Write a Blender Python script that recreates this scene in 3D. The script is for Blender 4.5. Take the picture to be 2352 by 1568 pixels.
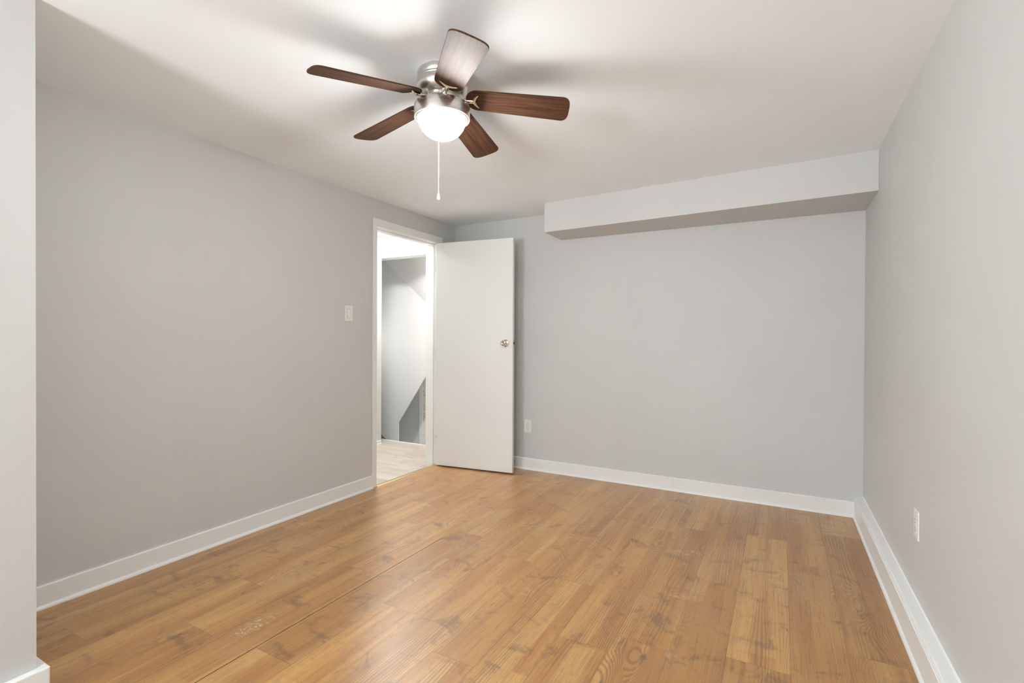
import bpy, bmesh, math, random
from mathutils import Vector, Matrix

for o in list(bpy.data.objects):
    bpy.data.objects.remove(o)
scene = bpy.context.scene
COL = scene.collection
PI = math.pi

# ------------------------------------------------------------------ camera, world, exposure
S = 1.165                                   # metres per calibration unit
YAW, PITCH, ROLL, F_PX = -0.49889, -0.00686, 0.0049, 1132.43
cy, sy, cp, sp = math.cos(YAW), math.sin(YAW), math.cos(PITCH), math.sin(PITCH)
fwd = Vector((sy*cp, cy*cp, sp))
right0 = Vector((cy, -sy, 0)); up0 = right0.cross(fwd)
rgt = right0*math.cos(ROLL) + up0*math.sin(ROLL)
upv = -right0*math.sin(ROLL) + up0*math.cos(ROLL)
CAM = Vector((0, 0, S))
cam = bpy.data.cameras.new('camera')
cam.sensor_fit = 'HORIZONTAL'; cam.sensor_width = 36.0
cam.lens = 36.0*F_PX/2352.0
cam.clip_start = 0.02
co = bpy.data.objects.new('camera', cam); COL.objects.link(co)
M = Matrix((rgt, upv, -fwd)).transposed().to_4x4(); M.translation = CAM
co.matrix_world = M
scene.camera = co

def ray(px, py):                            # a viewing direction of the calibrated photograph, for measuring
    return fwd + rgt*((px-1176)/F_PX) - upv*((py-784)/F_PX)

world = bpy.data.worlds.new('world'); scene.world = world; world.use_nodes = True
world.node_tree.nodes['Background'].inputs[0].default_value = (0.75, 0.85, 1.0, 1)
world.node_tree.nodes['Background'].inputs[1].default_value = 0.01
vs = scene.view_settings
vs.view_transform = 'Standard'; vs.look = 'None'; vs.gamma = 1.0; vs.use_curve_mapping = False
vs.exposure = 2.56
scene.cycles.use_denoising = True
scene.cycles.max_bounces = 12
scene.cycles.diffuse_bounces = 8
scene.cycles.sample_clamp_indirect = 6.0

BOWL_E = 26.0          # emission of the fan's glass bowl
HALL_E = 58.0          # emission of the hallway lamp's diffuser
STAIR_E = 7.0         # emission of the unseen fill lamps added in the stair space
REAR_FILL_W = 31.0            # unseen fill light added in the rear wall, watts
SIDE_FILL_W = 22.0           # unseen fill light added in the side wall, watts

# ------------------------------------------------------------------ measures of the room (metres)
XL, XR, YB, HC = -2.772, 0.480, 3.922, 2.241
YF = -3.20                                   # wall behind the camera
XP, YP = -2.088, 0.655                       # nearer, jutting part of the left wall
WX0, WX1, WZ0, WZ1 = -2.04, -1.04, 0.30, 1.60  # window openings added behind the viewer for fill light
XH = -2.895                                  # hallway face of the left wall
OY0, OY1, OZ = 2.868, 3.655, 2.028           # door opening
HX, HY, HY2 = -3.862, 4.082, 4.200           # hallway: far side, end wall front and back

# ------------------------------------------------------------------ helpers
def mk(name, bm, mat, parent=None, smooth=False, bevel=0.0, segs=2):
    bmesh.ops.recalc_face_normals(bm, faces=bm.faces[:])
    me = bpy.data.meshes.new(name); bm.to_mesh(me); bm.free()
    for m in (mat if isinstance(mat, (list, tuple)) else [mat]):
        me.materials.append(m)
    o = bpy.data.objects.new(name, me); COL.objects.link(o)
    if smooth:
        for p in me.polygons: p.use_smooth = True
        try: me.set_sharp_from_angle(angle=math.radians(38))
        except Exception: pass
    if bevel > 0:
        md = o.modifiers.new('bevel', 'BEVEL'); md.width = bevel; md.segments = segs
        md.limit_method = 'ANGLE'; md.angle_limit = math.radians(40)
    if parent is not None: o.parent = parent
    return o

def thing(name, label, cat, loc=(0, 0, 0), rotz=0.0, group=None):
    o = bpy.data.objects.new(name, None); COL.objects.link(o)
    o.empty_display_size = 0.1
    o.location = loc; o.rotation_euler = (0, 0, rotz)
    o['label'] = label; o['category'] = cat
    if group: o['group'] = group
    return o

def struct(o, label, cat):
    o['kind'] = 'structure'; o['label'] = label; o['category'] = cat
    return o

def box(bm, x0, x1, y0, y1, z0, z1):
    v = [bm.verts.new(p) for p in ((x0,y0,z0),(x1,y0,z0),(x1,y1,z0),(x0,y1,z0),(x0,y0,z1),(x1,y0,z1),(x1,y1,z1),(x0,y1,z1))]
    for f in ((0,3,2,1),(4,5,6,7),(0,1,5,4),(1,2,6,5),(2,3,7,6),(3,0,4,7)):
        bm.faces.new([v[i] for i in f])
    return bm

def prism(bm, pts, a, b, axis):
    """polygon pts (2D) extruded from a to b along axis 'x', 'y' or 'z'."""
    def P(p, t):
        return {'x': (t, p[0], p[1]), 'y': (p[0], t, p[1]), 'z': (p[0], p[1], t)}[axis]
    A = [bm.verts.new(P(p, a)) for p in pts]; B = [bm.verts.new(P(p, b)) for p in pts]
    n = len(pts)
    bm.faces.new(A[::-1]); bm.faces.new(B)
    for i in range(n):
        bm.faces.new((A[i], A[(i+1) % n], B[(i+1) % n], B[i]))
    return bm

def lathe(bm, prof, n=64, c=(0, 0, 0), axis=None):
    """profile of (r, z) spun round the z axis (or mapped by the 3x3 matrix axis)."""
    rings = []
    c = Vector(c)
    T = axis if axis is not None else Matrix.Identity(3)
    for r, z in prof:
        if r < 1e-6:
            rings.append([bm.verts.new(c + T @ Vector((0, 0, z)))])
        else:
            rings.append([bm.verts.new(c + T @ Vector((r*math.cos(2*PI*i/n), r*math.sin(2*PI*i/n), z))) for i in range(n)])
    for a, b in zip(rings[:-1], rings[1:]):
        for i in range(n):
            j = (i+1) % n
            if len(a) == 1 and len(b) > 1: bm.faces.new((a[0], b[i], b[j]))
            elif len(b) == 1 and len(a) > 1: bm.faces.new((a[i], b[0], a[j]))
            elif len(a) > 1: bm.faces.new((a[i], b[i], b[j], a[j]))
    return bm

def tube(bm, pts, radii, n=10, flat=1.0):
    """a capped tube through pts with one radius per point; flat squashes it along z."""
    pts = [Vector(p) for p in pts]
    rings = []
    for i, p in enumerate(pts):
        d = (pts[min(i+1, len(pts)-1)] - pts[max(i-1, 0)]).normalized()
        u = d.cross(Vector((0, 0, 1)))
        if u.length < 1e-4: u = d.cross(Vector((1, 0, 0)))
        u.normalize(); w = u.cross(d).normalized()
        r = radii[i] if isinstance(radii, (list, tuple)) else radii
        rings.append([bm.verts.new(p + u*(r*math.cos(2*PI*k/n)) + w*(r*flat*math.sin(2*PI*k/n))) for k in range(n)])
    for a, b in zip(rings[:-1], rings[1:]):
        for k in range(n):
            bm.faces.new((a[k], a[(k+1) % n], b[(k+1) % n], b[k]))
    bm.faces.new(rings[0][::-1]); bm.faces.new(rings[-1])
    return bm

def ball(bm, c, r, n=8, m=6, sz=1.0):
    return lathe(bm, [(r*math.sin(PI*i/m), -r*sz*math.cos(PI*i/m)) for i in range(m+1)], n, c)

# ------------------------------------------------------------------ materials
class NT:
    def __init__(self, name):
        self.mat = bpy.data.materials.new(name); self.mat.use_nodes = True
        self.nt = self.mat.node_tree
        self.bsdf = self.nt.nodes['Principled BSDF']
    def node(self, t, **kw):
        n = self.nt.nodes.new(t)
        for k, v in kw.items(): setattr(n, k, v)
        return n
    def put(self, sock, v):
        if isinstance(v, bpy.types.NodeSocket): self.nt.links.new(v, sock)
        else: sock.default_value = v
    def m(self, op, a, b=None, c=None, clamp=False):
        n = self.node('ShaderNodeMath', operation=op, use_clamp=clamp)
        self.put(n.inputs[0], a)
        if b is not None: self.put(n.inputs[1], b)
        if c is not None: self.put(n.inputs[2], c)
        return n.outputs[0]
    def xyz(self, x, y, z=0.0):
        n = self.node('ShaderNodeCombineXYZ')
        self.put(n.inputs[0], x); self.put(n.inputs[1], y); self.put(n.inputs[2], z)
        return n.outputs[0]
    def noise(self, vec, scale=1.0, detail=2.0, rough=0.5, dist=0.0):
        n = self.node('ShaderNodeTexNoise')
        self.put(n.inputs['Vector'], vec); n.inputs['Scale'].default_value = scale
        n.inputs['Detail'].default_value = detail; n.inputs['Roughness'].default_value = rough
        n.inputs['Distortion'].default_value = dist
        return n.outputs['Fac']
    def white(self, vec):
        n = self.node('ShaderNodeTexWhiteNoise', noise_dimensions='3D'); self.put(n.inputs['Vector'], vec)
        return n.outputs['Value']
    def step(self, v, lo, hi, to0=0.0, to1=1.0):
        n = self.node('ShaderNodeMapRange', interpolation_type='SMOOTHSTEP')
        self.put(n.inputs[0], v)
        for i, k in enumerate((lo, hi, to0, to1)): self.put(n.inputs[i+1], k)
        return n.outputs[0]
    def mix(self, f, a, b, mode='MIX'):
        n = self.node('ShaderNodeMix', data_type='RGBA', blend_type=mode)
        self.put(n.inputs[0], f)
        for s, v in ((n.inputs[6], a), (n.inputs[7], b)):
            if isinstance(v, tuple) and len(v) == 3: v = v + (1.0,)
            self.put(s, v)
        return n.outputs[2]
    def bump(self, h, strength=0.2, dist=0.001):
        n = self.node('ShaderNodeBump'); n.inputs['Strength'].default_value = strength
        n.inputs['Distance'].default_value = dist
        self.put(n.inputs['Height'], h); self.put(self.bsdf.inputs['Normal'], n.outputs[0])
    def set(self, **kw):
        names = {'color': 'Base Color', 'rough': 'Roughness', 'metal': 'Metallic', 'spec': 'Specular IOR Level',
                 'coat': 'Coat Weight', 'coatr': 'Coat Roughness', 'emit': 'Emission Color', 'emits': 'Emission Strength',
                 'aniso': 'Anisotropic', 'trans': 'Transmission Weight', 'ior': 'IOR'}
        for k, v in kw.items():
            if isinstance(v, tuple) and len(v) == 3: v = v + (1.0,)
            self.put(self.bsdf.inputs[names[k]], v)
        return self
    def obj(self):
        return self.node('ShaderNodeTexCoord').outputs['Object']
    def pos(self):
        return self.node('ShaderNodeNewGeometry').outputs['Position']

def paint(name, col, rough, bump=0.15, scale=420.0, var=0.012, spec=0.35):
    t = NT(name)
    p = t.pos()
    big = t.noise(p, 2.2, 3.0)
    f = t.step(big, 0.3, 0.7)
    a = tuple(c*(1-var) for c in col); b = tuple(min(1, c*(1+var)) for c in col)
    t.set(color=t.mix(f, a, b), rough=rough, spec=spec)
    t.bump(t.noise(p, scale, 2.0), bump, 0.0006)
    return t.mat

M_WALL = paint('greige_wall_paint', (0.58, 0.588, 0.584), 0.55)
M_CEIL = paint('ceiling_paint', (0.88, 0.93, 0.975), 0.75, 0.2, 300)
M_TRIM = paint('white_trim_paint', (0.79, 0.80, 0.79), 0.35, 0.05, 200, 0.006, 0.5)
M_DOOR = paint('white_door_paint', (0.76, 0.77, 0.76), 0.36, 0.06, 160, 0.006, 0.45)
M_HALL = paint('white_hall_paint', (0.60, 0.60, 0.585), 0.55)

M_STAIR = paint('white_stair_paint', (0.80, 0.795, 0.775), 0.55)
def plain(name, col, rough=0.4, metal=0.0, spec=0.5):
    t = NT(name); n = t.noise(t.obj(), 60, 2)
    t.set(color=t.mix(n, tuple(c*0.97 for c in col), tuple(min(1, c*1.03) for c in col)), rough=rough, metal=metal, spec=spec)
    return t.mat
M_PLASTIC = plain('white_plastic', (0.80, 0.785, 0.76), 0.3)
M_SLOT = plain('dark_slot', (0.03, 0.028, 0.025), 0.6)
M_CHROME = plain('polished_nickel', (0.86, 0.80, 0.70), 0.12, 1.0)
M_KNOB = plain('aged_nickel', (0.62, 0.57, 0.49), 0.18, 1.0)
M_BRASS = plain('brass_strip', (0.83, 0.66, 0.36), 0.3, 1.0)
M_RUBBER = plain('black_rubber', (0.03, 0.03, 0.03), 0.7)
M_GAP = plain('dark_floor_gap', (0.05, 0.025, 0.01), 0.9)
M_CHAIN = plain('white_pull_chain', (0.85, 0.84, 0.80), 0.35)
M_BCHAIN = plain('brass_pull_chain', (0.10, 0.075, 0.045), 0.6)

def brushed():
    t = NT('brushed_nickel')
    o = t.obj()
    s = t.node('ShaderNodeSeparateXYZ'); t.put(s.inputs[0], o)
    n = t.noise(t.xyz(t.m('MULTIPLY', s.outputs[0], 4), t.m('MULTIPLY', s.outputs[1], 4), t.m('MULTIPLY', s.outputs[2], 900)), 1.0, 2.0)
    t.set(color=t.mix(n, (0.66, 0.63, 0.60), (0.71, 0.68, 0.645)), metal=1.0, rough=t.step(n, 0.2, 0.8, 0.27, 0.31))
    t.bump(n, 0.012, 0.0003)
    return t.mat
M_BRUSH = brushed()

def walnut():
    t = NT('dark_walnut_veneer')
    o = t.obj()
    s = t.node('ShaderNodeSeparateXYZ'); t.put(s.inputs[0], o)
    x, y = s.outputs[0], s.outputs[1]
    warp = t.noise(t.xyz(t.m('MULTIPLY', x, 5), t.m('MULTIPLY', y, 9)), 1.0, 2.0)
    yy = t.m('ADD', y, t.m('MULTIPLY', warp, 0.014))
    g1 = t.noise(t.xyz(t.m('MULTIPLY', x, 3.5), t.m('MULTIPLY', yy, 75)), 1.0, 3.0, 0.6)
    g2 = t.noise(t.xyz(t.m('MULTIPLY', x, 14), t.m('MULTIPLY', yy, 420)), 1.0, 2.0, 0.5)
    f = t.m('ADD', t.m('MULTIPLY', g1, 0.72), t.m('MULTIPLY', g2, 0.28))
    c = t.mix(t.step(f, 0.32, 0.68), (0.034, 0.015, 0.008), (0.105, 0.046, 0.021))
    t.set(color=c, rough=0.62, spec=0.23)
    t.bump(g2, 0.08, 0.0004)
    return t.mat
M_WALNUT = walnut()

def glow(name, col, strength):
    t = NT(name)
    lw = t.node('ShaderNodeLayerWeight'); lw.inputs['Blend'].default_value = 0.35
    n = t.noise(t.obj(), 20, 1)
    f = t.m('MULTIPLY', t.step(n, 0.0, 1.0, 0.97, 1.03), strength)
    t.set(color=(0.9, 0.88, 0.84), rough=0.25, emit=col, emits=f)
    return t.mat
M_BOWL = glow('lit_frosted_glass', (0.99, 0.99, 0.98), BOWL_E)
M_HALLLAMP = glow('lit_hall_diffuser', (1.0, 0.995, 0.98), HALL_E)
M_STAIRFILL = glow('stair_fill_glow', (1.0, 0.99, 0.97), STAIR_E)
M_CUTFILL = glow('cut_fill_glow', (1.0, 0.99, 0.97), STAIR_E*4.0)  # glow of the lamp added to brighten the space behind the cut
_t = NT('frosted_glass_lip'); _t.set(color=(0.05, 0.047, 0.042), rough=0.5, spec=0.2); M_LIP = _t.mat

def floor_mat(name, hall=False):
    """laminate planks; UV 'grain' = metres across / along the plank, 'edge' = metres from the plank's middle, 'seed' = two random numbers"""
    t = NT(name)
    def uv(n):
        u = t.node('ShaderNodeUVMap', uv_map=n); s = t.node('ShaderNodeSeparateXYZ'); t.put(s.inputs[0], u.outputs[0])
        return s.outputs[0], s.outputs[1]
    u, v = uv('grain'); r1, r2 = uv('seed'); ex, ey = uv('edge')
    # slow wander of the grain
    w1 = t.noise(t.xyz(t.m('MULTIPLY', u, 6), t.m('MULTIPLY', v, 0.8), t.m('MULTIPLY', r1, 7)), 1.0, 1.5, 0.45)
    w2 = t.noise(t.xyz(t.m('MULTIPLY', u, 14), t.m('MULTIPLY', v, 3.5), 12.0), 1.0, 2.0)
    # knots: cells about 15 cm x 40 cm, not every cell has one
    vo = t.node('ShaderNodeTexVoronoi', feature='F1'); vo.inputs['Randomness'].default_value = 0.95
    t.put(vo.inputs['Vector'], t.xyz(t.m('MULTIPLY', u, 6.5), t.m('MULTIPLY', v, 2.4), 0.0)); vo.inputs['Scale'].default_value = 1.0
    kd = vo.outputs['Distance']
    pick = t.node('ShaderNodeSeparateColor'); t.put(pick.inputs[0], vo.outputs['Color'])
    on = t.step(pick.outputs[0], 0.40, 0.44)
    kdv = t.m('ADD', kd, t.m('MULTIPLY', t.m('SUBTRACT', w2, 0.5), 0.16))
    near = t.m('MULTIPLY', t.step(kdv, 0.0, 0.62, 1.0, 0.0), on)
    # growth lines: mostly along the board, bulging round every knot
    ph = t.m('ADD', t.m('ADD', t.m('MULTIPLY', u, 95), t.m('MULTIPLY', w1, 13)), t.m('ADD', t.m('MULTIPLY', near, 7.0), t.m('MULTIPLY', w2, 1.2)))
    ring = t.m('SINE', t.m('MULTIPLY', ph, 6.0))
    ring = t.m('POWER', t.m('MULTIPLY_ADD', ring, 0.5, 0.5), 2.0)
    amt = t.step(t.noise(t.xyz(t.m('MULTIPLY', u, 10), t.m('MULTIPLY', v, 1.0), 7.7), 1.0, 2.0), 0.40, 0.66)
    fine = t.noise(t.xyz(t.m('MULTIPLY', u, 420), t.m('MULTIPLY', v, 6), 3.0), 1.0, 2.0, 0.6)
    fibre = t.noise(t.xyz(t.m('MULTIPLY', u, 140), t.m('MULTIPLY', v, 3.0), 15.0), 1.0, 3.0, 0.6)
    mid = t.noise(t.xyz(t.m('MULTIPLY', u, 30), t.m('MULTIPLY', v, 1.2), 5.0), 1.0, 3.0, 0.55)
    mott = t.noise(t.xyz(t.m('MULTIPLY', u, 55), t.m('MULTIPLY', v, 28), 9.0), 1.0, 4.0, 0.6)
    # printed strips inside one plank: two or three tones side by side, with hard edges
    su = t.m('MULTIPLY', t.m('ADD', u, t.m('MULTIPLY', w1, 0.02)), 12.5)
    sid = t.m('FLOOR', su)
    strip = t.white(t.xyz(sid, t.m('FLOOR', t.m('ADD', t.m('MULTIPLY', v, 0.42), t.m('MULTIPLY', sid, 0.37))), 1.0))
    if hall:
        light, base, red, dark, blot = (0.64, 0.575, 0.49), (0.55, 0.475, 0.395), (0.49, 0.41, 0.33), (0.35, 0.29, 0.235), (0.39, 0.33, 0.28)
    else:
        light, base, red, dark, blot = (0.56, 0.322, 0.104), (0.45, 0.222, 0.056), (0.38, 0.160, 0.040), (0.150, 0.060, 0.022), (0.135, 0.072, 0.038)
    tone = t.m('ADD', t.m('MULTIPLY_ADD', strip, 0.6, 0.12), t.m('MULTIPLY', t.m('SUBTRACT', mid, 0.5), 0.8))
    c = t.mix(t.step(tone, 0.05, 0.95), base, light)
    redf = t.m('MULTIPLY', t.step(t.m('ADD', t.noise(t.xyz(t.m('MULTIPLY', u, 12), t.m('MULTIPLY', v, 0.8), 21.0), 1.0, 2.0), t.m('MULTIPLY', t.m('SUBTRACT', strip, 0.5), -0.16)), 0.46, 0.66), 0.62)
    c = t.mix(redf, c, red)
    c = t.mix(t.m('MULTIPLY', t.m('MULTIPLY', ring, amt), 0.55), c, dark)
    c = t.mix(t.m('MULTIPLY', t.step(fine, 0.50, 0.74), 0.30), c, dark)
    c = t.mix(t.m('MULTIPLY', t.step(fibre, 0.50, 0.74), 0.50), c, dark)
    c = t.mix(t.m('MULTIPLY', t.step(mott, 0.48, 0.78), 0.30), c, blot)
    # smoky smears lying across the board, small ticks, knots
    sm = t.noise(t.xyz(t.m('MULTIPLY', u, 8), t.m('MULTIPLY', v, 9.5), t.m('MULTIPLY', r2, 9)), 1.0, 4.0, 0.6, 0.8)
    smf = t.m('MULTIPLY', t.step(sm, 0.55, 0.72), t.m('MULTIPLY_ADD', fibre, 1.2, 0.1))
    c = t.mix(t.m('MULTIPLY', smf, 0.85), c, blot)
    tick = t.noise(t.xyz(t.m('MULTIPLY', u, 60), t.m('MULTIPLY', v, 9), 27.0), 1.0, 2.0, 0.5)
    c = t.mix(t.m('MULTIPLY', t.step(tick, 0.70, 0.78), 0.7), c, tuple(k*0.8 for k in blot))
    kn = t.m('MULTIPLY', t.step(t.m('ADD', kd, t.m('MULTIPLY', t.m('SUBTRACT', mott, 0.5), 0.16)), 0.03, 0.105, 1.0, 0.0), on)
    c = t.mix(t.m('MULTIPLY', kn, 0.72 if not hall else 0.3), c, tuple(k*0.7 for k in blot))
    # plank-to-plank difference
    c = t.mix(1.0, c, t.mix(r2, (0.90, 0.885, 0.86), (1.07, 1.07, 1.07)), 'MULTIPLY')
    # dark hairline round each plank
    edge = t.m('MINIMUM', ex, ey)
    line = t.step(edge, 0.0003, 0.0016, 1.0, 0.0)
    c = t.mix(t.m('MULTIPLY', line, t.m('MULTIPLY_ADD', r1, 0.45, 0.25)), c, tuple(k*0.35 for k in dark))
    rough = t.step(t.noise(t.xyz(t.m('MULTIPLY', u, 5), t.m('MULTIPLY', v, 3), 2.0), 1.0, 3.0), 0.3, 0.7, 0.34, 0.41)
    if not hall:
        # worn, chalky scuffs where the photograph has them
        p = t.pos(); s = t.node('ShaderNodeSeparateXYZ'); t.put(s.inputs[0], p)
        px, py = s.outputs[0], s.outputs[1]
        scr_n = t.noise(t.xyz(t.m('MULTIPLY', px, 38), t.m('MULTIPLY', py, 120), 4.0), 1.0, 3.0, 0.6, 1.6)
        dust_n = t.noise(t.xyz(t.m('MULTIPLY', px, 30), t.m('MULTIPLY', py, 30), 9.0), 1.0, 4.0, 0.6)
        tot = None
        for (sx, sy_, rx, ry, kind) in ((-0.425, 2.825, 0.085, 0.045, 's'), (-0.47, 2.80, 0.10, 0.03, 's'), (-0.385, 2.32, 0.09, 0.03, 's'),
                                        (-0.345, 1.87, 0.045, 0.035, 'd'), (-1.02, 2.93, 0.03, 0.05, 'd'), (-1.86, 1.25, 0.06, 0.12, 's'),
                                        (-1.02, 2.02, 0.05, 0.04, 'd'), (-1.35, 2.75, 0.12, 0.10, 'd'), (-0.72, 3.10, 0.14, 0.05, 'd')):
            d = t.m('SQRT', t.m('ADD', t.m('POWER', t.m('DIVIDE', t.m('SUBTRACT', px, sx), rx), 2.0), t.m('POWER', t.m('DIVIDE', t.m('SUBTRACT', py, sy_), ry), 2.0)))
            m_ = t.step(d, 0.35, 1.0, 1.0, 0.0)
            k = t.m('MULTIPLY', m_, t.step(scr_n, 0.56, 0.60) if kind == 's' else t.m('MULTIPLY', t.step(dust_n, 0.42, 0.68), 0.38))
            tot = k if tot is None else t.m('MAXIMUM', tot, k)
        film = t.m('MULTIPLY', t.step(t.noise(t.xyz(t.m('MULTIPLY', px, 2.2), t.m('MULTIPLY', py, 2.0), 31.0), 1.0, 5.0, 0.62), 0.5, 0.72), 0.10)
        tot = t.m('MAXIMUM', tot, film)
        c = t.mix(t.m('MULTIPLY', tot, 0.85), c, (0.62, 0.54, 0.43))
        rough = t.m('ADD', rough, t.m('MULTIPLY', tot, 0.2))
    t.set(color=c, rough=rough, spec=0.7, coat=0.5, coatr=0.33)
    h = t.m('SUBTRACT', t.m('MULTIPLY', fine, 0.25), t.m('MULTIPLY', line, 1.5))
    t.bump(h, 0.22, 0.0006)
    return t.mat
M_FLOOR = floor_mat('pine_laminate')
M_HFLOOR = floor_mat('pale_vinyl_plank', True)

def marble():
    t = NT('veined_marble_tile'); p = t.obj()
    n = t.noise(p, 5.0, 4.0, 0.6, 1.2)
    vein = t.step(t.m('ABSOLUTE', t.m('SUBTRACT', n, 0.5)), 0.0, 0.03, 1.0, 0.0)
    t.set(color=t.mix(t.m('MULTIPLY', vein, 0.6), (0.80, 0.76, 0.70), (0.38, 0.34, 0.29)), rough=0.15)
    return t.mat
M_MARBLE = marble()

# ------------------------------------------------------------------ floors
def plank_floor(name, mat, x0, x1, y0, y1, xs, joints, length, seed, along='y'):
    """one mesh; every plank is a face with its own UV offsets; xs = seam positions across, joints[k] = one joint position of strip k"""
    rnd = random.Random(seed)
    bm = bmesh.new()
    Lg, Le, Ls = (bm.loops.layers.uv.new(n) for n in ('grain', 'edge', 'seed'))
    for k in range(len(xs)-1):
        a, b = xs[k], xs[k+1]
        a2, b2 = max(a, x0), min(b, x1)
        if b2 - a2 < 1e-4: continue
        j = joints.get(k, None)
        if j is None: j = y0 + rnd.random()*length
        ys = []
        q = j - math.ceil((j-y0)/length)*length
        while q < y1 + length: ys.append(q); q += length
        for c, d in zip(ys[:-1], ys[1:]):
            c2, d2 = max(c, y0), min(d, y1)
            if d2 - c2 < 1e-4: continue
            ou, ov, s1, s2 = rnd.random()*40, rnd.random()*40, rnd.random(), rnd.random()
            fl = rnd.choice((1, -1))
            nx = 2; ny = 2
            gx = [a2, (a2+b2)/2, b2]; gy = [c2, (c2+d2)/2, d2]
            vs_ = [[bm.verts.new((X, Y, 0) if along == 'y' else (Y, X, 0)) for Y in gy] for X in gx]
            for i in range(nx):
                for l in range(ny):
                    q4 = [vs_[i][l], vs_[i+1][l], vs_[i+1][l+1], vs_[i][l+1]]
                    f = bm.faces.new(q4)
                    for lp in f.loops:
                        X, Y = (lp.vert.co.x, lp.vert.co.y) if along == 'y' else (lp.vert.co.y, lp.vert.co.x)
                        lp[Lg].uv = (ou + fl*(X-a), ov + (Y-c))
                        lp[Le].uv = (min(X-a, b-X), min(Y-c, d-Y))
                        lp[Ls].uv = (s1, s2)
    bmesh.ops.recalc_face_normals(bm, faces=bm.faces[:])
    for f in bm.faces:
        if f.normal.z < 0: f.normal_flip()
    me = bpy.data.meshes.new(name); bm.to_mesh(me); bm.free(); me.materials.append(mat)
    o = bpy.data.objects.new(name, me); COL.objects.link(o)
    return o

W0 = 0.1955
xs = [-2.512 + W0*(k-2) for k in range(20)]
for k, x in ((1, -2.690), (2, -2.512), (3, -2.314), (4, -2.121), (5, -1.931), (6, -1.722), (7, -1.520), (8, -1.334), (9, -1.128), (10, -0.945),
             (11, -0.755), (12, -0.558), (13, -0.358), (14, -0.168), (15, 0.040), (16, 0.227)):
    xs[k] = x
LEN = 1.29
jt = {1: 1.97, 2: 2.16, 3: 1.46, 4: 1.125, 5: 1.805, 6: 2.45, 7: 1.625, 8: 2.30, 9: 1.463, 10: 2.21, 11: 1.78, 12: 3.18, 13: 2.53, 14: 1.96, 15: 2.957, 16: 2.20}
fl = plank_floor('floor', M_FLOOR, XL, XR, YF, YB, xs, jt, LEN, 5)
struct(fl, 'honey brown pine-look laminate floor with knots and white scuffs', 'floor')
bm = bmesh.new()                                   # the one open seam between two planks
box(bm, -1.7235, -1.7205, 0.2, 2.32, 0.0, 0.0004)
sg = mk('seam_gap', bm, M_GAP, fl)

hys = [2.0 + 0.15*k for k in range(16)]
hf = plank_floor('floor_hall', M_HFLOOR, 1.9, HY2-0.004, HX-0.3, XL+0.012, hys, {}, 0.92, 11, along='x')
struct(hf, 'pale grey-beige plank floor of the hallway beyond the door', 'floor')

# ------------------------------------------------------------------ room shell
T = 0.12
bm = bmesh.new(); box(bm, XL-T, XR+T, YF-T, YB+T, HC, HC+0.1)
struct(mk('ceiling', bm, M_CEIL), 'flat off-white painted ceiling carrying the fan', 'ceiling')
bm = bmesh.new(); box(bm, XL-T, XR+T, YB, YB+T, -0.05, HC)
struct(mk('wall_back', bm, M_WALL), 'light greige back wall behind the open door', 'wall')
bm = bmesh.new(); box(bm, XR, XR+T, YF-T, YB, -0.05, HC)
struct(mk('wall_right', bm, M_WALL), 'light greige long wall along the right side', 'wall')
bm = bmesh.new()                                    # left wall with the door opening
box(bm, XH, XL, 0.55, OY0-0.02, -0.05, HC); box(bm, XH, XL, OY1+0.02, YB, -0.05, HC); box(bm, XH, XL, OY0-0.02, OY1+0.02, OZ+0.02, HC)
struct(mk('wall_left', bm, M_WALL), 'light greige left wall with the doorway in it', 'wall')
SY0, SY1 = -2.95, -1.75                            # added side window for fill light, unseen in that section
bm = bmesh.new(); box(bm, XH, XP, SY1, YP, -0.05, HC); box(bm, XH, XP, YF, SY0, -0.05, HC)
box(bm, XH, XP, SY0, SY1, -0.05, WZ0); box(bm, XH, XP, SY0, SY1, WZ1, HC); box(bm, XH, XP-0.16, SY0, SY1, WZ0, WZ1)
struct(mk('wall_left_jog', bm, M_WALL), 'nearest jutting wall section at the far left edge', 'wall')
# wall behind the camera, opened for an added fill-light window
bm = bmesh.new()
box(bm, XP, WX0, YF-T, YF, -0.05, HC); box(bm, WX1, XR, YF-T, YF, -0.05, HC)
box(bm, WX0, WX1, YF-T, YF, -0.05, WZ0); box(bm, WX0, WX1, YF-T, YF, WZ1, HC)
struct(mk('wall_front', bm, M_WALL), 'greige wall behind the viewer with a window added for fill light', 'wall')
w = struct(thing('fill_window_1', 'unseen window added behind the viewer for fill light', 'window', (0, YF, 0)), 'unseen white framed window added in the rear wall for fill light', 'window')
bm = bmesh.new()
for a in ((WX0, WX0+0.05, WZ0, WZ1), (WX1-0.05, WX1, WZ0, WZ1), (WX0, WX1, WZ0, WZ0+0.05), (WX0, WX1, WZ1-0.05, WZ1), (-1.565, -1.515, WZ0, WZ1)):
    box(bm, a[0], a[1], -0.09, -0.03, a[2], a[3])
mk('fill_window_frame', bm, M_TRIM, w, bevel=0.003)
al = bpy.data.lights.new('rear_fill_light', 'AREA'); al.shape = 'RECTANGLE'; al.size = WX1-WX0-0.1; al.size_y = WZ1-WZ0-0.1  # area light added as room fill, set in the rear opening
al.energy = REAR_FILL_W; al.color = (0.92, 0.965, 1.0)
ao = bpy.data.objects.new('rear_fill_light', al); COL.objects.link(ao)
ao.location = ((WX0+WX1)/2, YF-0.10, (WZ0+WZ1)/2); ao.rotation_euler = (PI/2 + 1.1, 0, 0)

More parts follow.
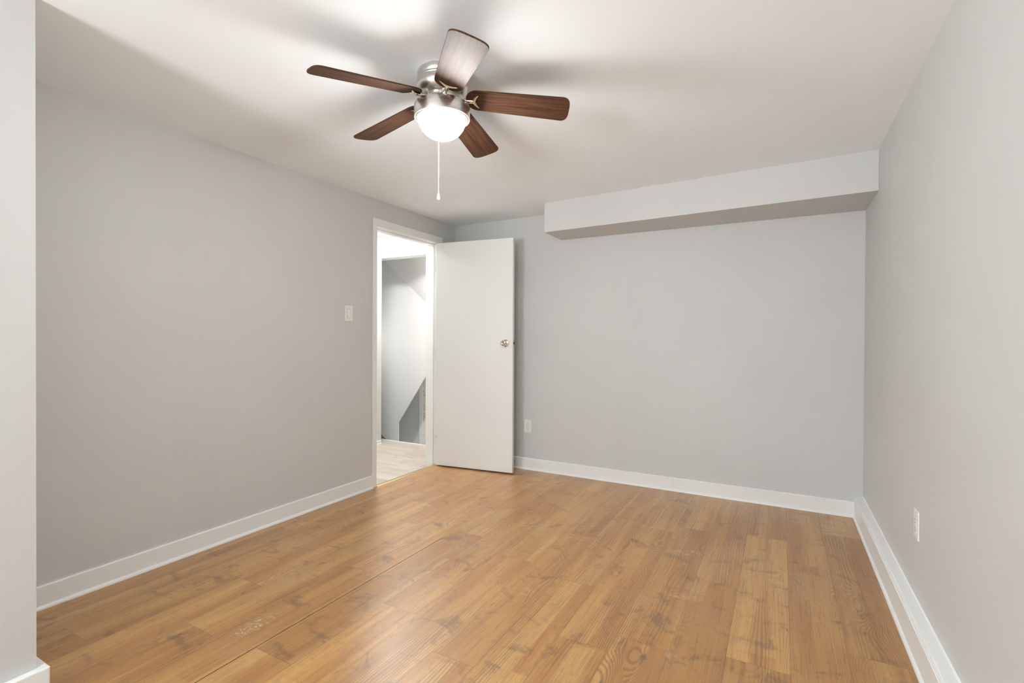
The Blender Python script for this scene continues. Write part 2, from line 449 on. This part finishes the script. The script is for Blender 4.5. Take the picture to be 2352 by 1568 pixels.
w = struct(thing('fill_window_2', 'unseen side window added behind the viewer for fill light', 'window', (XP, 0, 0)), 'unseen white framed window added in the side wall for fill light', 'window')
bm = bmesh.new()
for a in ((SY0, SY0+0.05, WZ0, WZ1), (SY1-0.05, SY1, WZ0, WZ1), (SY0, SY1, WZ0, WZ0+0.05), (SY0, SY1, WZ1-0.05, WZ1), ((SY0+SY1)/2-0.025, (SY0+SY1)/2+0.025, WZ0, WZ1)):
    box(bm, -0.10, -0.03, a[0], a[1], a[2], a[3])
mk('fill_window_frame', bm, M_TRIM, w, bevel=0.003)
al2 = bpy.data.lights.new('side_fill_light', 'AREA'); al2.shape = 'RECTANGLE'; al2.size = SY1-SY0-0.1; al2.size_y = WZ1-WZ0-0.1  # second added fill light, set in a closed recess
al2.energy = SIDE_FILL_W; al2.color = al.color
ao2 = bpy.data.objects.new('side_fill_light', al2); COL.objects.link(ao2)
ao2.location = (XP-0.12, (SY0+SY1)/2, (WZ0+WZ1)/2); ao2.rotation_euler = (PI/2 + 1.1, 0, -PI/2)

# soffit box along the back wall (its face runs very slightly out of square, as in the photo)
bm = bmesh.new()
SL, SZ = -1.660, 2.008
pts = [(SL, YB), (SL, 3.575), (XR, 3.435), (XR, YB)]
prism(bm, pts, SZ, HC, 'z')
struct(mk('soffit', bm, M_WALL, bevel=0.002), 'long boxed soffit under the ceiling along the back wall', 'soffit')

# ------------------------------------------------------------------ baseboards: flat board + quarter-round shoe at its foot
def board_profile(h, t, shoe, lip=0.004):
    p = [(0, 0), (t+shoe, 0)]
    for i in range(1, 6):
        a = PI/2*i/5
        p.append((t + shoe*math.cos(a), shoe*1.15*math.sin(a)))
    p += [(t, h-lip), (t-lip, h), (0, h)]
    return p
def base_x(name, x, sign, y0, y1, h, t, shoe, label):     # runs along y, its back on the plane x
    bm = bmesh.new(); prism(bm, [(x + sign*a, z) for a, z in board_profile(h, t, shoe)], y0, y1, 'y')
    return struct(mk(name, bm, M_TRIM), label, 'baseboard')
base_x('baseboard_left', XL, 1, YP, OY0-0.042, 0.098, 0.013, 0.013, 'white baseboard with shoe molding along the left wall')
bm = bmesh.new(); prism(bm, [(YB - a, z) for a, z in board_profile(0.100, 0.013, 0.013)], XL, XR, 'x')
bb = struct(mk('baseboard_back', bm, M_TRIM), 'white baseboard under the back wall', 'baseboard')
bm = bmesh.new(); box(bm, -0.7165, -0.7155, YB-0.0136, YB-0.012, 0.02, 0.094); mk('joint_line', bm, plain('caulked_joint', (0.55, 0.54, 0.52), 0.5), bb)
# right baseboard: a deeper ledge with a small bead at its front edge
prof = [(0, 0), (0.058, 0), (0.0575, 0.008), (0.054, 0.014), (0.049, 0.017), (0.049, 0.118), (0.051, 0.121), (0.051, 0.126), (0.048, 0.129), (0.046, 0.127), (0.044, 0.129), (0.0425, 0.135), (0.038, 0.137), (0.004, 0.141), (0, 0.147)]
bm = bmesh.new(); prism(bm, [(XR - a, z) for a, z in prof], YF, YB, 'y')
struct(mk('baseboard_right', bm, M_TRIM), 'thick white baseboard ledge along the right wall', 'baseboard')
bm = bmesh.new()
tb = 0.026
box(bm, XP, XP+tb, YF, YP+tb, 0, 0.100); box(bm, XL+0.03, XP, YP, YP+tb, 0, 0.100)
struct(mk('baseboard_jog', bm, M_TRIM, bevel=0.004), 'white baseboard end around the nearest wall corner at lower left', 'baseboard')

# ------------------------------------------------------------------ door frame, threshold, door
fr = thing('trim_1', 'white casing and jamb around the open doorway', 'door frame'); struct(fr, 'white casing and jamb around the open doorway', 'door frame')
CW = 0.040
bm = bmesh.new()
box(bm, XL, XL+0.014, OY0-CW, OY0, 0, OZ+0.062); box(bm, XL, XL+0.014, OY1, OY1+0.058, 0, OZ+0.062); box(bm, XL, XL+0.014, OY0, OY1, OZ, OZ+0.062)
mk('casing', bm, M_TRIM, fr, bevel=0.003)
bm = bmesh.new()
box(bm, XH-0.002, XL+0.006, OY0-0.02, OY0, 0, OZ); box(bm, XH-0.002, XL+0.006, OY1, OY1+0.02, 0, OZ); box(bm, XH-0.002, XL+0.006, OY0-0.02, OY1+0.02, OZ, OZ+0.02)
mk('jamb', bm, M_TRIM, fr, bevel=0.0015)
bm = bmesh.new()
sx0, sx1 = XL-0.085, XL-0.042
box(bm, sx0, sx1, OY0, OY0+0.011, 0, OZ-0.011); box(bm, sx0, sx1, OY1-0.011, OY1, 0, OZ-0.011); box(bm, sx0, sx1, OY0, OY1, OZ-0.011, OZ)
mk('door_stop_strip', bm, M_TRIM, fr, bevel=0.001)
bm = bmesh.new()
box(bm, XH-0.014, XH, OY0-0.06, OY0, 0, OZ+0.062); box(bm, XH-0.014, XH, OY1, OY1+0.06, 0, OZ+0.062); box(bm, XH-0.014, XH, OY0, OY1, OZ, OZ+0.062)
mk('hall_casing', bm, M_TRIM, fr, bevel=0.003)

bm = bmesh.new()
prism(bm, [(XL-0.012, 0.0), (XL+0.024, 0.0), (XL+0.020, 0.003), (XL+0.012, 0.0062), (XL+0.004, 0.0068), (XL-0.006, 0.0045)], OY0, OY1, 'y')
struct(mk('trim_2', bm, M_BRASS), 'thin brass threshold strip across the doorway', 'threshold')

bm = bmesh.new(); box(bm, XL-0.020, XL-0.0122, OY0, OY1, 0.0, 0.0022)
struct(mk('trim_7', bm, plain('dark_threshold_edge', (0.16, 0.13, 0.07), 0.5)), 'dark thin edge on the hallway side of the brass threshold', 'threshold')

# leaf: face toward the hall runs from H (hinge side) to E (free edge)
H_ = Vector((-2.748, 3.598, 0)); E_ = Vector((-2.003, 3.690, 0))
ang = math.atan2(E_.y-H_.y, E_.x-H_.x); LW = (E_-H_).length; LT = 0.036
dr = thing('door_1', 'plain white slab door standing open into the room', 'door', (H_.x, H_.y, 0), ang)
struct(dr, 'plain white slab door standing open into the room', 'door')
bm = bmesh.new(); box(bm, 0, LW, 0, LT, 0.012, 2.020)
mk('door_panel', bm, M_DOOR, dr, bevel=0.0025)
def knob(side):                                   # side -1: the face toward the viewer
    Tm = Matrix(((1, 0, 0), (0, 0, side), (0, -side, 0))) if side > 0 else Matrix(((1, 0, 0), (0, 0, -1), (0, 1, 0)))
    y0 = LT if side > 0 else 0.0
    k = bmesh.new()
    lathe(k, [(0, 0), (0.031, 0), (0.0315, 0.003), (0.029, 0.007), (0.020, 0.010), (0.014, 0.012)], 40, (LW-0.066, y0, 1.122), Tm)
    lathe(k, [(0.0135, 0.010), (0.012, 0.022), (0.013, 0.028), (0.021, 0.034), (0.0255, 0.043), (0.0255, 0.052), (0.022, 0.060), (0.0165, 0.0625),
              (0.014, 0.061), (0.007, 0.059), (0.006, 0.062), (0, 0.0625)], 40, (LW-0.066, y0, 1.122), Tm)
    return k
kb = mk('door_knob', knob(-1), M_KNOB, dr, smooth=True); kb['label'] = 'nickel knob on the face toward the viewer'
kb2 = mk('door_knob', knob(1), M_KNOB, dr, smooth=True)
bm = bmesh.new(); box(bm, LW-0.001, LW+0.0015, 0.006, LT-0.006, 1.093, 1.151); mk('latch_plate', bm, M_KNOB, dr, bevel=0.001)
bm = bmesh.new(); box(bm, LW, LW+0.009, 0.011, LT-0.011, 1.112, 1.132); mk('latch_bolt', bm, plain('dark_latch', (0.10, 0.09, 0.08), 0.3, 1.0), dr, bevel=0.002)
for z in (0.25, 1.02, 1.80):
    bm = bmesh.new(); tube(bm, [(-0.008, LT+0.002, z-0.045), (-0.008, LT+0.002, z+0.045)], 0.006, 12)
    box(bm, -0.003, 0.0, 0.004, LT+0.002, z-0.044, z+0.044)
    mk('hinge', bm, M_KNOB, dr)
bm = bmesh.new(); lathe(bm, [(0, 0), (0.0035, 0), (0.003, 0.0012), (0, 0.0016)], 12, (0.012, 0, 0.268), Matrix(((1, 0, 0), (0, 0, -1), (0, 1, 0))))
mk('screw_head', bm, M_SLOT, dr)

# ------------------------------------------------------------------ hallway beyond the door
HT = 2.256
bm = bmesh.new(); box(bm, HX-1.3, XH, 1.8, HY2, HT, HT+0.08); box(bm, HX-1.3, XH, HY2, 5.6, HT+0.3, HT+0.38)
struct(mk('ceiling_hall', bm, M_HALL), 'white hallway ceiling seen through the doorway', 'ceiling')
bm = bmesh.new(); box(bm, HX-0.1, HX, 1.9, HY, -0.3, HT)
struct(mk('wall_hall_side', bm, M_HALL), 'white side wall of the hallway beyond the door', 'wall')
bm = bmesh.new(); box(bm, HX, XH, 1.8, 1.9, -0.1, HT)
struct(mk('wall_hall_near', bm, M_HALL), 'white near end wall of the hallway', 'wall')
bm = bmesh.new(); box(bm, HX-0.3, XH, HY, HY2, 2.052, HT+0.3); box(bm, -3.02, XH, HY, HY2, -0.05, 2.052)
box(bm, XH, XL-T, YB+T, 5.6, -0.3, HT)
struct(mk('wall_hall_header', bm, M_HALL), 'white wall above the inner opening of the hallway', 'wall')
ht = struct(thing('trim_3', 'x', 'door frame'), 'white casing over the inner hallway opening', 'door frame')
bm = bmesh.new(); box(bm, HX+0.001, -3.02, HY-0.014, HY, 2.052, 2.112); mk('head_casing', bm, M_TRIM, ht, bevel=0.002)
bm = bmesh.new(); box(bm, HX-0.3, -3.02, HY-0.004, HY2+0.01, 2.034, 2.052); mk('jamb', bm, M_TRIM, ht, bevel=0.002)
bm = bmesh.new(); prism(bm, [(HX + a, z) for a, z in board_profile(0.035, 0.006, 0.006)], 1.9, HY-0.004, 'y')
struct(mk('baseboard_hall', bm, M_TRIM), 'white baseboard on the hallway side wall', 'baseboard')
bm = bmesh.new(); box(bm, HX-0.3, -3.02, HY2-0.006, HY2+0.012, -0.02, 0.014)
struct(mk('trim_4', bm, M_TRIM, bevel=0.003), 'low white edge strip where the hallway floor ends', 'trim')
# stair space: far wall, sloping underside of the stairs, greige panel cut on a slant
YS = 4.75
def at_y(px, py, y):
    d = ray(px, py); k = (y-CAM.y)/d.y; return CAM + d*k
def xz(px, py, y):
    p = at_y(px, py, y); return (p.x, p.z)
c1, c2, c4 = xz(915, 1019, YS), xz(915, 970, YS), xz(1000, 827, YS)
bm = bmesh.new()                                   # lit stair wall with a slanted cut at its foot
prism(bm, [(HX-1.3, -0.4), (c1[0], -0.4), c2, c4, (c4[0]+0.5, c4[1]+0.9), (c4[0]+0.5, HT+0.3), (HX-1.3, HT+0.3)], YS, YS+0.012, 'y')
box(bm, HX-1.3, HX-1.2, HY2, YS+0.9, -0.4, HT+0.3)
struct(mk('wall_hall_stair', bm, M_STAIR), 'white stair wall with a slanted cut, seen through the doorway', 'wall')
a = at_y(868, 582, YS-0.001); b = at_y(984, 701, YS-0.001)
dirn = (b-a)
a2, b2 = a - dirn*0.06, b + dirn*0.6
bm = bmesh.new()
v = [bm.verts.new(p) for p in (a2, b2, (b2.x+0.30, HY2+0.012, 2.034), (a2.x+0.1, HY2+0.012, 2.034 + (a2.z-b2.z)*0.12))]
u4 = [bm.verts.new(q.co + Vector((0.05, 0, 0.09))) for q in v]
for q in (v, u4): bm.faces.new((q[0], q[1], q[2])); bm.faces.new((q[0], q[2], q[3]))
for i in range(4): bm.faces.new((v[i], v[(i+1) % 4], u4[(i+1) % 4], u4[i]))
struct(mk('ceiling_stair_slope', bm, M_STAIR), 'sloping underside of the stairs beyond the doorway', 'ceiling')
# the dim space behind the cut
bm = bmesh.new(); box(bm, HX-1.3, XH, HY2+0.012, YS+0.85, -0.42, -0.34)
struct(mk('floor_stair', bm, M_HALL), 'pale floor at the foot of the stair wall', 'floor')
YC = YS + 0.32
bm = bmesh.new(); box(bm, HX-1.3, XH, YC, YC+0.08, -0.4, HT+0.3)
struct(mk('wall_hall_far', bm, M_WALL), 'greige wall in the dim space behind the slanted cut', 'wall')
g1, g2, g3 = at_y(965.5, 900, YC).x, at_y(972.5, 900, YC).x, at_y(1010, 900, YC).x
bm = bmesh.new(); box(bm, g1, g2, YC-0.02, YC, -0.4, 1.9)
struct(mk('trim_5', bm, M_TRIM, bevel=0.002), 'narrow white upright trim in the dim space beyond the hallway', 'trim')
bm = bmesh.new(); box(bm, g2, g3+0.3, YC-0.012, YC-0.001, -0.4, 1.9)
struct(mk('wall_hall_tile', bm, M_MARBLE), 'sliver of veined marble-look tile beyond the hallway', 'wall')
t1, t2 = xz(876, 996, HY2+0.05), xz(893, 1013, HY2+0.05)
sl = (t2[1]-t1[1])/(t2[0]-t1[0])
bm = bmesh.new(); prism(bm, [(t1[0]-0.25, -0.05), (t1[0]-0.25, t1[1]-0.25*sl), t2, (t2[0], -0.05)], HY2+0.045, HY2+0.085, 'y')
struct(mk('trim_6', bm, plain('taupe_stringer', (0.25, 0.225, 0.195), 0.6)), 'small dark taupe wedge at the foot of the hallway wall', 'trim')
# hallway lamp on the ceiling, out of sight above the door head
hl = thing('hall_ceiling_lamp', 'round flush lamp on the hallway ceiling, glowing behind the door head', 'lamp', (-3.38, 3.49, HT))
bm = bmesh.new(); lathe(bm, [(0, 0), (0.115, 0), (0.115, -0.018), (0.105, -0.02), (0, -0.02)], 48); mk('lamp_base', bm, M_BRUSH, hl, smooth=True)
bm = bmesh.new(); lathe(bm, [(0.104, -0.0205)] + [(0.104*math.cos(PI/2*i/10), -0.0205-0.042*math.sin(PI/2*i/10)) for i in range(1, 10)] + [(0, -0.0625)], 48)
mk('lamp_shade', bm, M_HALLLAMP, hl, smooth=True)

def fill_lamp(label, loc, rot, mat):  # unseen copies of the hall lamp, added to brighten the stair space
    h2 = hl.copy(); COL.objects.link(h2); h2.location = loc; h2.rotation_euler = rot; h2['label'] = label
    for ch in list(hl.children):
        c_ = ch.copy(); COL.objects.link(c_); c_.parent = h2
        if ch.name.startswith('lamp_shade'):
            c_.data = ch.data.copy(); c_.data.materials.clear(); c_.data.materials.append(mat)
fill_lamp('unseen round fill lamp added at the far side of the stairs', (HX-1.199, 4.33, 1.15), (0, -PI/2, 0), M_STAIRFILL)
fill_lamp('unseen round fill lamp added above the dim space behind the slanted cut', (-3.85, YS+0.165, HT+0.30), (0, 0, 0), M_CUTFILL)
# ------------------------------------------------------------------ ceiling fan
FX, FY = -1.2207, 1.635
fan = thing('ceiling_fan', 'flush-mount ceiling fan with five dark wood blades and a glowing glass bowl', 'ceiling fan', (FX, FY, HC))
bm = bmesh.new()
lathe(bm, [(0, 0), (0.100, 0), (0.101, -0.004), (0.100, -0.026), (0.0985, -0.028), (0.1005, -0.031), (0.1005, -0.036), (0.099, -0.038),
           (0.1015, -0.044), (0.104, -0.054), (0.1035, -0.064), (0.099, -0.075), (0.091, -0.085), (0.080, -0.093), (0.070, -0.097), (0, -0.097)], 72)
mk('motor_housing', bm, M_BRUSH, fan, smooth=True)
bm = bmesh.new()
lathe(bm, [(0.045, -0.096), (0.066, -0.096), (0.067, -0.099), (0.067, -0.107), (0.065, -0.109), (0.054, -0.109), (0.053, -0.104), (0.045, -0.102)], 64)
mk('flywheel', bm, M_CHROME, fan, smooth=True)
bm = bmesh.new()
lathe(bm, [(0, -0.099), (0.047, -0.099), (0.047, -0.132), (0, -0.132)], 56)
sh = mk('switch_housing', bm, M_BRUSH, fan, smooth=True)
for a in (-75, 15, 105, 195):
    bm = bmesh.new(); ball(bm, (0.0475*math.cos(math.radians(a)), 0.0475*math.sin(math.radians(a)), -0.120), 0.0042, 10, 6); mk('screw', bm, M_CHROME, sh, smooth=True)
bm = bmesh.new()
lathe(bm, [(0.040, -0.1290), (0.106, -0.1310), (0.112, -0.1335), (0.1135, -0.1375), (0.1135, -0.1825), (0.1125, -0.1855), (0.110, -0.1855), (0.109, -0.1805),
           (0.1085, -0.1405), (0.100, -0.1355), (0.040, -0.1335)], 80)
mk('light_ring', bm, M_BRUSH, fan, smooth=True)
bm = bmesh.new()
lathe(bm, [(0.1083, -0.1785), (0.1075, -0.1840), (0.103, -0.1870), (0.0955, -0.1875), (0.0935, -0.1870)], 80)
bowl_r, bz, bd = 0.0945, -0.1870, 0.0805
gb = bmesh.new()
lathe(gb, [(bowl_r*math.cos(PI/2*i/18), bz - bd*math.sin(PI/2*i/18)) for i in range(18)] + [(0, bz-bd)], 80)
g = mk('glass_bowl', gb, M_BOWL, fan, smooth=True)
mk('bowl_rim', bm, M_LIP, g, smooth=True)

def blade_outline():
    r0, r1 = 0.098, 0.520
    up = []
    def hw(r): return 0.0565 + (0.0685-0.0565)*min(1, max(0, (r-0.14)/(0.36)))
    for i in range(13):                                      # rounded root
        a = PI/2*i/12
        r = 0.148 - 0.050*math.cos(a); up.append((r, hw(0.148)*math.sin(a)**0.9 if a > 0 else 0.0))
    for k in range(1, 9): r = 0.148 + (0.478-0.148)*k/8; up.append((r, hw(r)))
    for i in range(1, 19):                                   # softly rounded tip
        a = PI/2*i/18
        up.append((0.478 + 0.042*math.sin(a)**0.62, hw(0.5)*max(0.0, math.cos(a))**0.62 if i < 18 else 0.0))
    lo = [(r, -w_) for r, w_ in up[1:-1]][::-1]
    return up + lo
BLZ, PITCHB, DROOP = -0.0943, math.radians(-13.0), 0.097
outl = blade_outline()
first_blade = None
for k in range(5):
    aa = math.radians(-115.6 + 72*k)
    if first_blade is None:
        bm = bmesh.new(); prism(bm, outl, -0.0030, 0.0030, 'z')
        bl = mk('blade', bm, M_WALNUT, fan, bevel=0.0012)
        bm = bmesh.new()
        zb = -0.0062                                          # arm and crescent press on the blade's underside
        tube(bm, [(0.058, 0, -0.004), (0.072, 0, -0.006), (0.090, 0, -0.0085), (0.108, 0, -0.0085), (0.124, 0, zb-0.001), (0.134, 0, zb)], [0.010, 0.0085, 0.0075, 0.0085, 0.0085, 0.006], 12, 0.75)
        cres = []
        for i in range(13):
            q = -1 + 2*i/12
            cres.append((0.130 + 0.020*abs(q)**1.6, 0.036*q, zb))
        tube(bm, cres, [0.0018, 0.003, 0.0042, 0.0052, 0.006, 0.0066, 0.007, 0.0066, 0.006, 0.0052, 0.0042, 0.003, 0.0018], 10, 0.6)
        box(bm, 0.050, 0.068, -0.021, 0.021, -0.0075, 0.0005)
        for q in (-1, 1): ball(bm, (0.062, 0.0135*q, -0.0080), 0.0058, 12, 6, 0.7)
        ar = mk('blade_bracket', bm, M_CHROME, bl, smooth=True)
        # bracket stays level with the hub while the blade is pitched
        ar.rotation_euler = (0, 0, 0)
        first_blade = (bl, ar)
    else:
        bl = first_blade[0].copy(); COL.objects.link(bl); bl.parent = fan
        ar = first_blade[1].copy(); COL.objects.link(ar); ar.parent = bl
    bl.location = (0, 0, BLZ)
    bl.rotation_mode = 'XYZ'
    # pitch about the blade's length first, then turn about z: clockwise edge hangs lower
    bl.rotation_euler = (PITCHB, DROOP, aa)

def chain(dx, dy, z0, z1, mat, name, fob):
    bm = bmesh.new()
    tube(bm, [(dx, dy, z0), (dx, dy, z1)], 0.0006, 6)
    n = int((z0-z1)/0.0042)
    for i in range(n): ball(bm, (dx, dy, z0 - (i+0.5)*(z0-z1)/n), 0.00165, 6, 4)
    c = mk(name, bm, mat, fan, smooth=True)
    if fob:
        bm = bmesh.new()
        lathe(bm, [(0, 0.0), (0.0025, -0.001), (0.0042, -0.006), (0.0062, -0.021), (0.0066, -0.027), (0.0052, -0.030), (0, -0.031)], 20, (dx, dy, z1+0.001))
        mk('fob', bm, M_CHAIN, c, smooth=True)
    return c
ca = math.radians(118.6)
chain(0.118*math.cos(ca) - 0.0315*math.cos(ca-PI/2), 0.118*math.sin(ca) - 0.0315*math.sin(ca-PI/2), -0.14, -0.451, M_CHAIN, 'pull_chain', True)['label'] = 'long white pull chain behind the bowl'
cb = math.radians(-52.0)
chain(0.1125*math.cos(cb), 0.1125*math.sin(cb), -0.1870, -0.288, M_BCHAIN, 'pull_chain', False)['label'] = 'short dull chain hanging before the bowl'

# ------------------------------------------------------------------ switch and outlets
def plate(bm, w=0.070, h=0.1143, t=0.006):
    # lies in the local xz plane, facing -y
    prism(bm, [(-w/2, -h/2), (w/2, -h/2), (w/2, h/2), (-w/2, h/2)], 0, -t, 'y')
def screw(parent, z):
    bm = bmesh.new(); lathe(bm, [(0, 0.0058), (0.0032, 0.0058), (0.003, 0.0068), (0, 0.0072)], 14, (0, 0, z), Matrix(((1, 0, 0), (0, 0, -1), (0, 1, 0))))
    s_ = mk('screw', bm, plain('plate_screw', (0.45, 0.43, 0.40), 0.4), parent)
sw = thing('light_switch', 'white rocker light switch on the left wall beside the doorway', 'light switch', (XL, 2.589, 1.3385), PI/2)
bm = bmesh.new(); plate(bm); mk('switch_plate', bm, M_PLASTIC, sw, bevel=0.0025)
bm = bmesh.new(); box(bm, -0.0172, 0.0172, -0.0064, -0.0058, -0.0342, 0.0342); mk('rocker_recess', bm, plain('switch_recess', (0.24, 0.23, 0.21), 0.6), sw)
bm = bmesh.new(); prism(bm, [(-0.006, -0.0325), (-0.0108, -0.0325), (-0.0072, 0.0), (-0.0066, 0.0325), (-0.006, 0.0325)], -0.0155, 0.0155, 'x'); mk('rocker', bm, M_PLASTIC, sw, bevel=0.0008)
screw(sw, 0.0485); screw(sw, -0.0485)

def outlet(label, loc, rz):
    t = thing('wall_outlet', label, 'outlet', loc, rz, 'duplex wall outlets near the floor')
    bm = bmesh.new(); plate(bm); mk('outlet_plate', bm, M_PLASTIC, t, bevel=0.0025)
    bm = bmesh.new(); box(bm, -0.0172, 0.0172, -0.0064, -0.0055, -0.0342, 0.0342); mk('outlet_gap', bm, plain('outlet_gap', (0.35, 0.34, 0.32), 0.6), t)
    bm = bmesh.new(); box(bm, -0.0163, 0.0163, -0.0078, -0.0055, -0.0333, 0.0333); f = mk('receptacle', bm, M_PLASTIC, t, bevel=0.001)
    for zc in (0.0165, -0.0165):
        bm = bmesh.new()
        box(bm, -0.0078, -0.0054, -0.0082, -0.0076, zc-0.001, zc+0.0085); box(bm, 0.0054, 0.0076, -0.0082, -0.0076, zc, zc+0.0075)
        lathe(bm, [(0, 0.0076), (0.0032, 0.0076), (0.0032, 0.0082), (0, 0.0082)], 14, (0, 0, zc-0.0085), Matrix(((1, 0, 0), (0, 0, -1), (0, 1, 0))))
        mk('socket_slots', bm, M_SLOT, f)
    screw(t, 0.0485); screw(t, -0.0485)
    return t
outlet('white duplex outlet low on the back wall just right of the door', (-1.970, YB, 0.3835), 0.0)
outlet('white duplex outlet on the right wall, seen nearly edge-on', (XR, 2.470, 0.4375), -PI/2)

# ------------------------------------------------------------------ spring door stop on the back baseboard
ds = thing('door_bumper', 'small spring door stop on the back baseboard behind the door edge', 'door stop', (-2.100, YB-0.013, 0.058))
Tn = Matrix(((1, 0, 0), (0, 0, -1), (0, 1, 0)))
bm = bmesh.new(); lathe(bm, [(0, 0), (0.010, 0), (0.009, 0.005), (0.006, 0.008), (0, 0.008)], 20, (0, 0, 0), Tn); mk('mount', bm, M_KNOB, ds, smooth=True)
bm = bmesh.new()
tube(bm, [(0.0048*math.cos(2*PI*i/10), -0.008-0.058*i/180, 0.0048*math.sin(2*PI*i/10)) for i in range(181)], 0.0011, 6); mk('spring', bm, M_KNOB, ds, smooth=True)
bm = bmesh.new(); lathe(bm, [(0, 0.064), (0.0068, 0.064), (0.0072, 0.07), (0.0062, 0.078), (0, 0.08)], 18, (0, 0, 0), Tn); mk('bumper_tip', bm, M_RUBBER, ds, smooth=True)
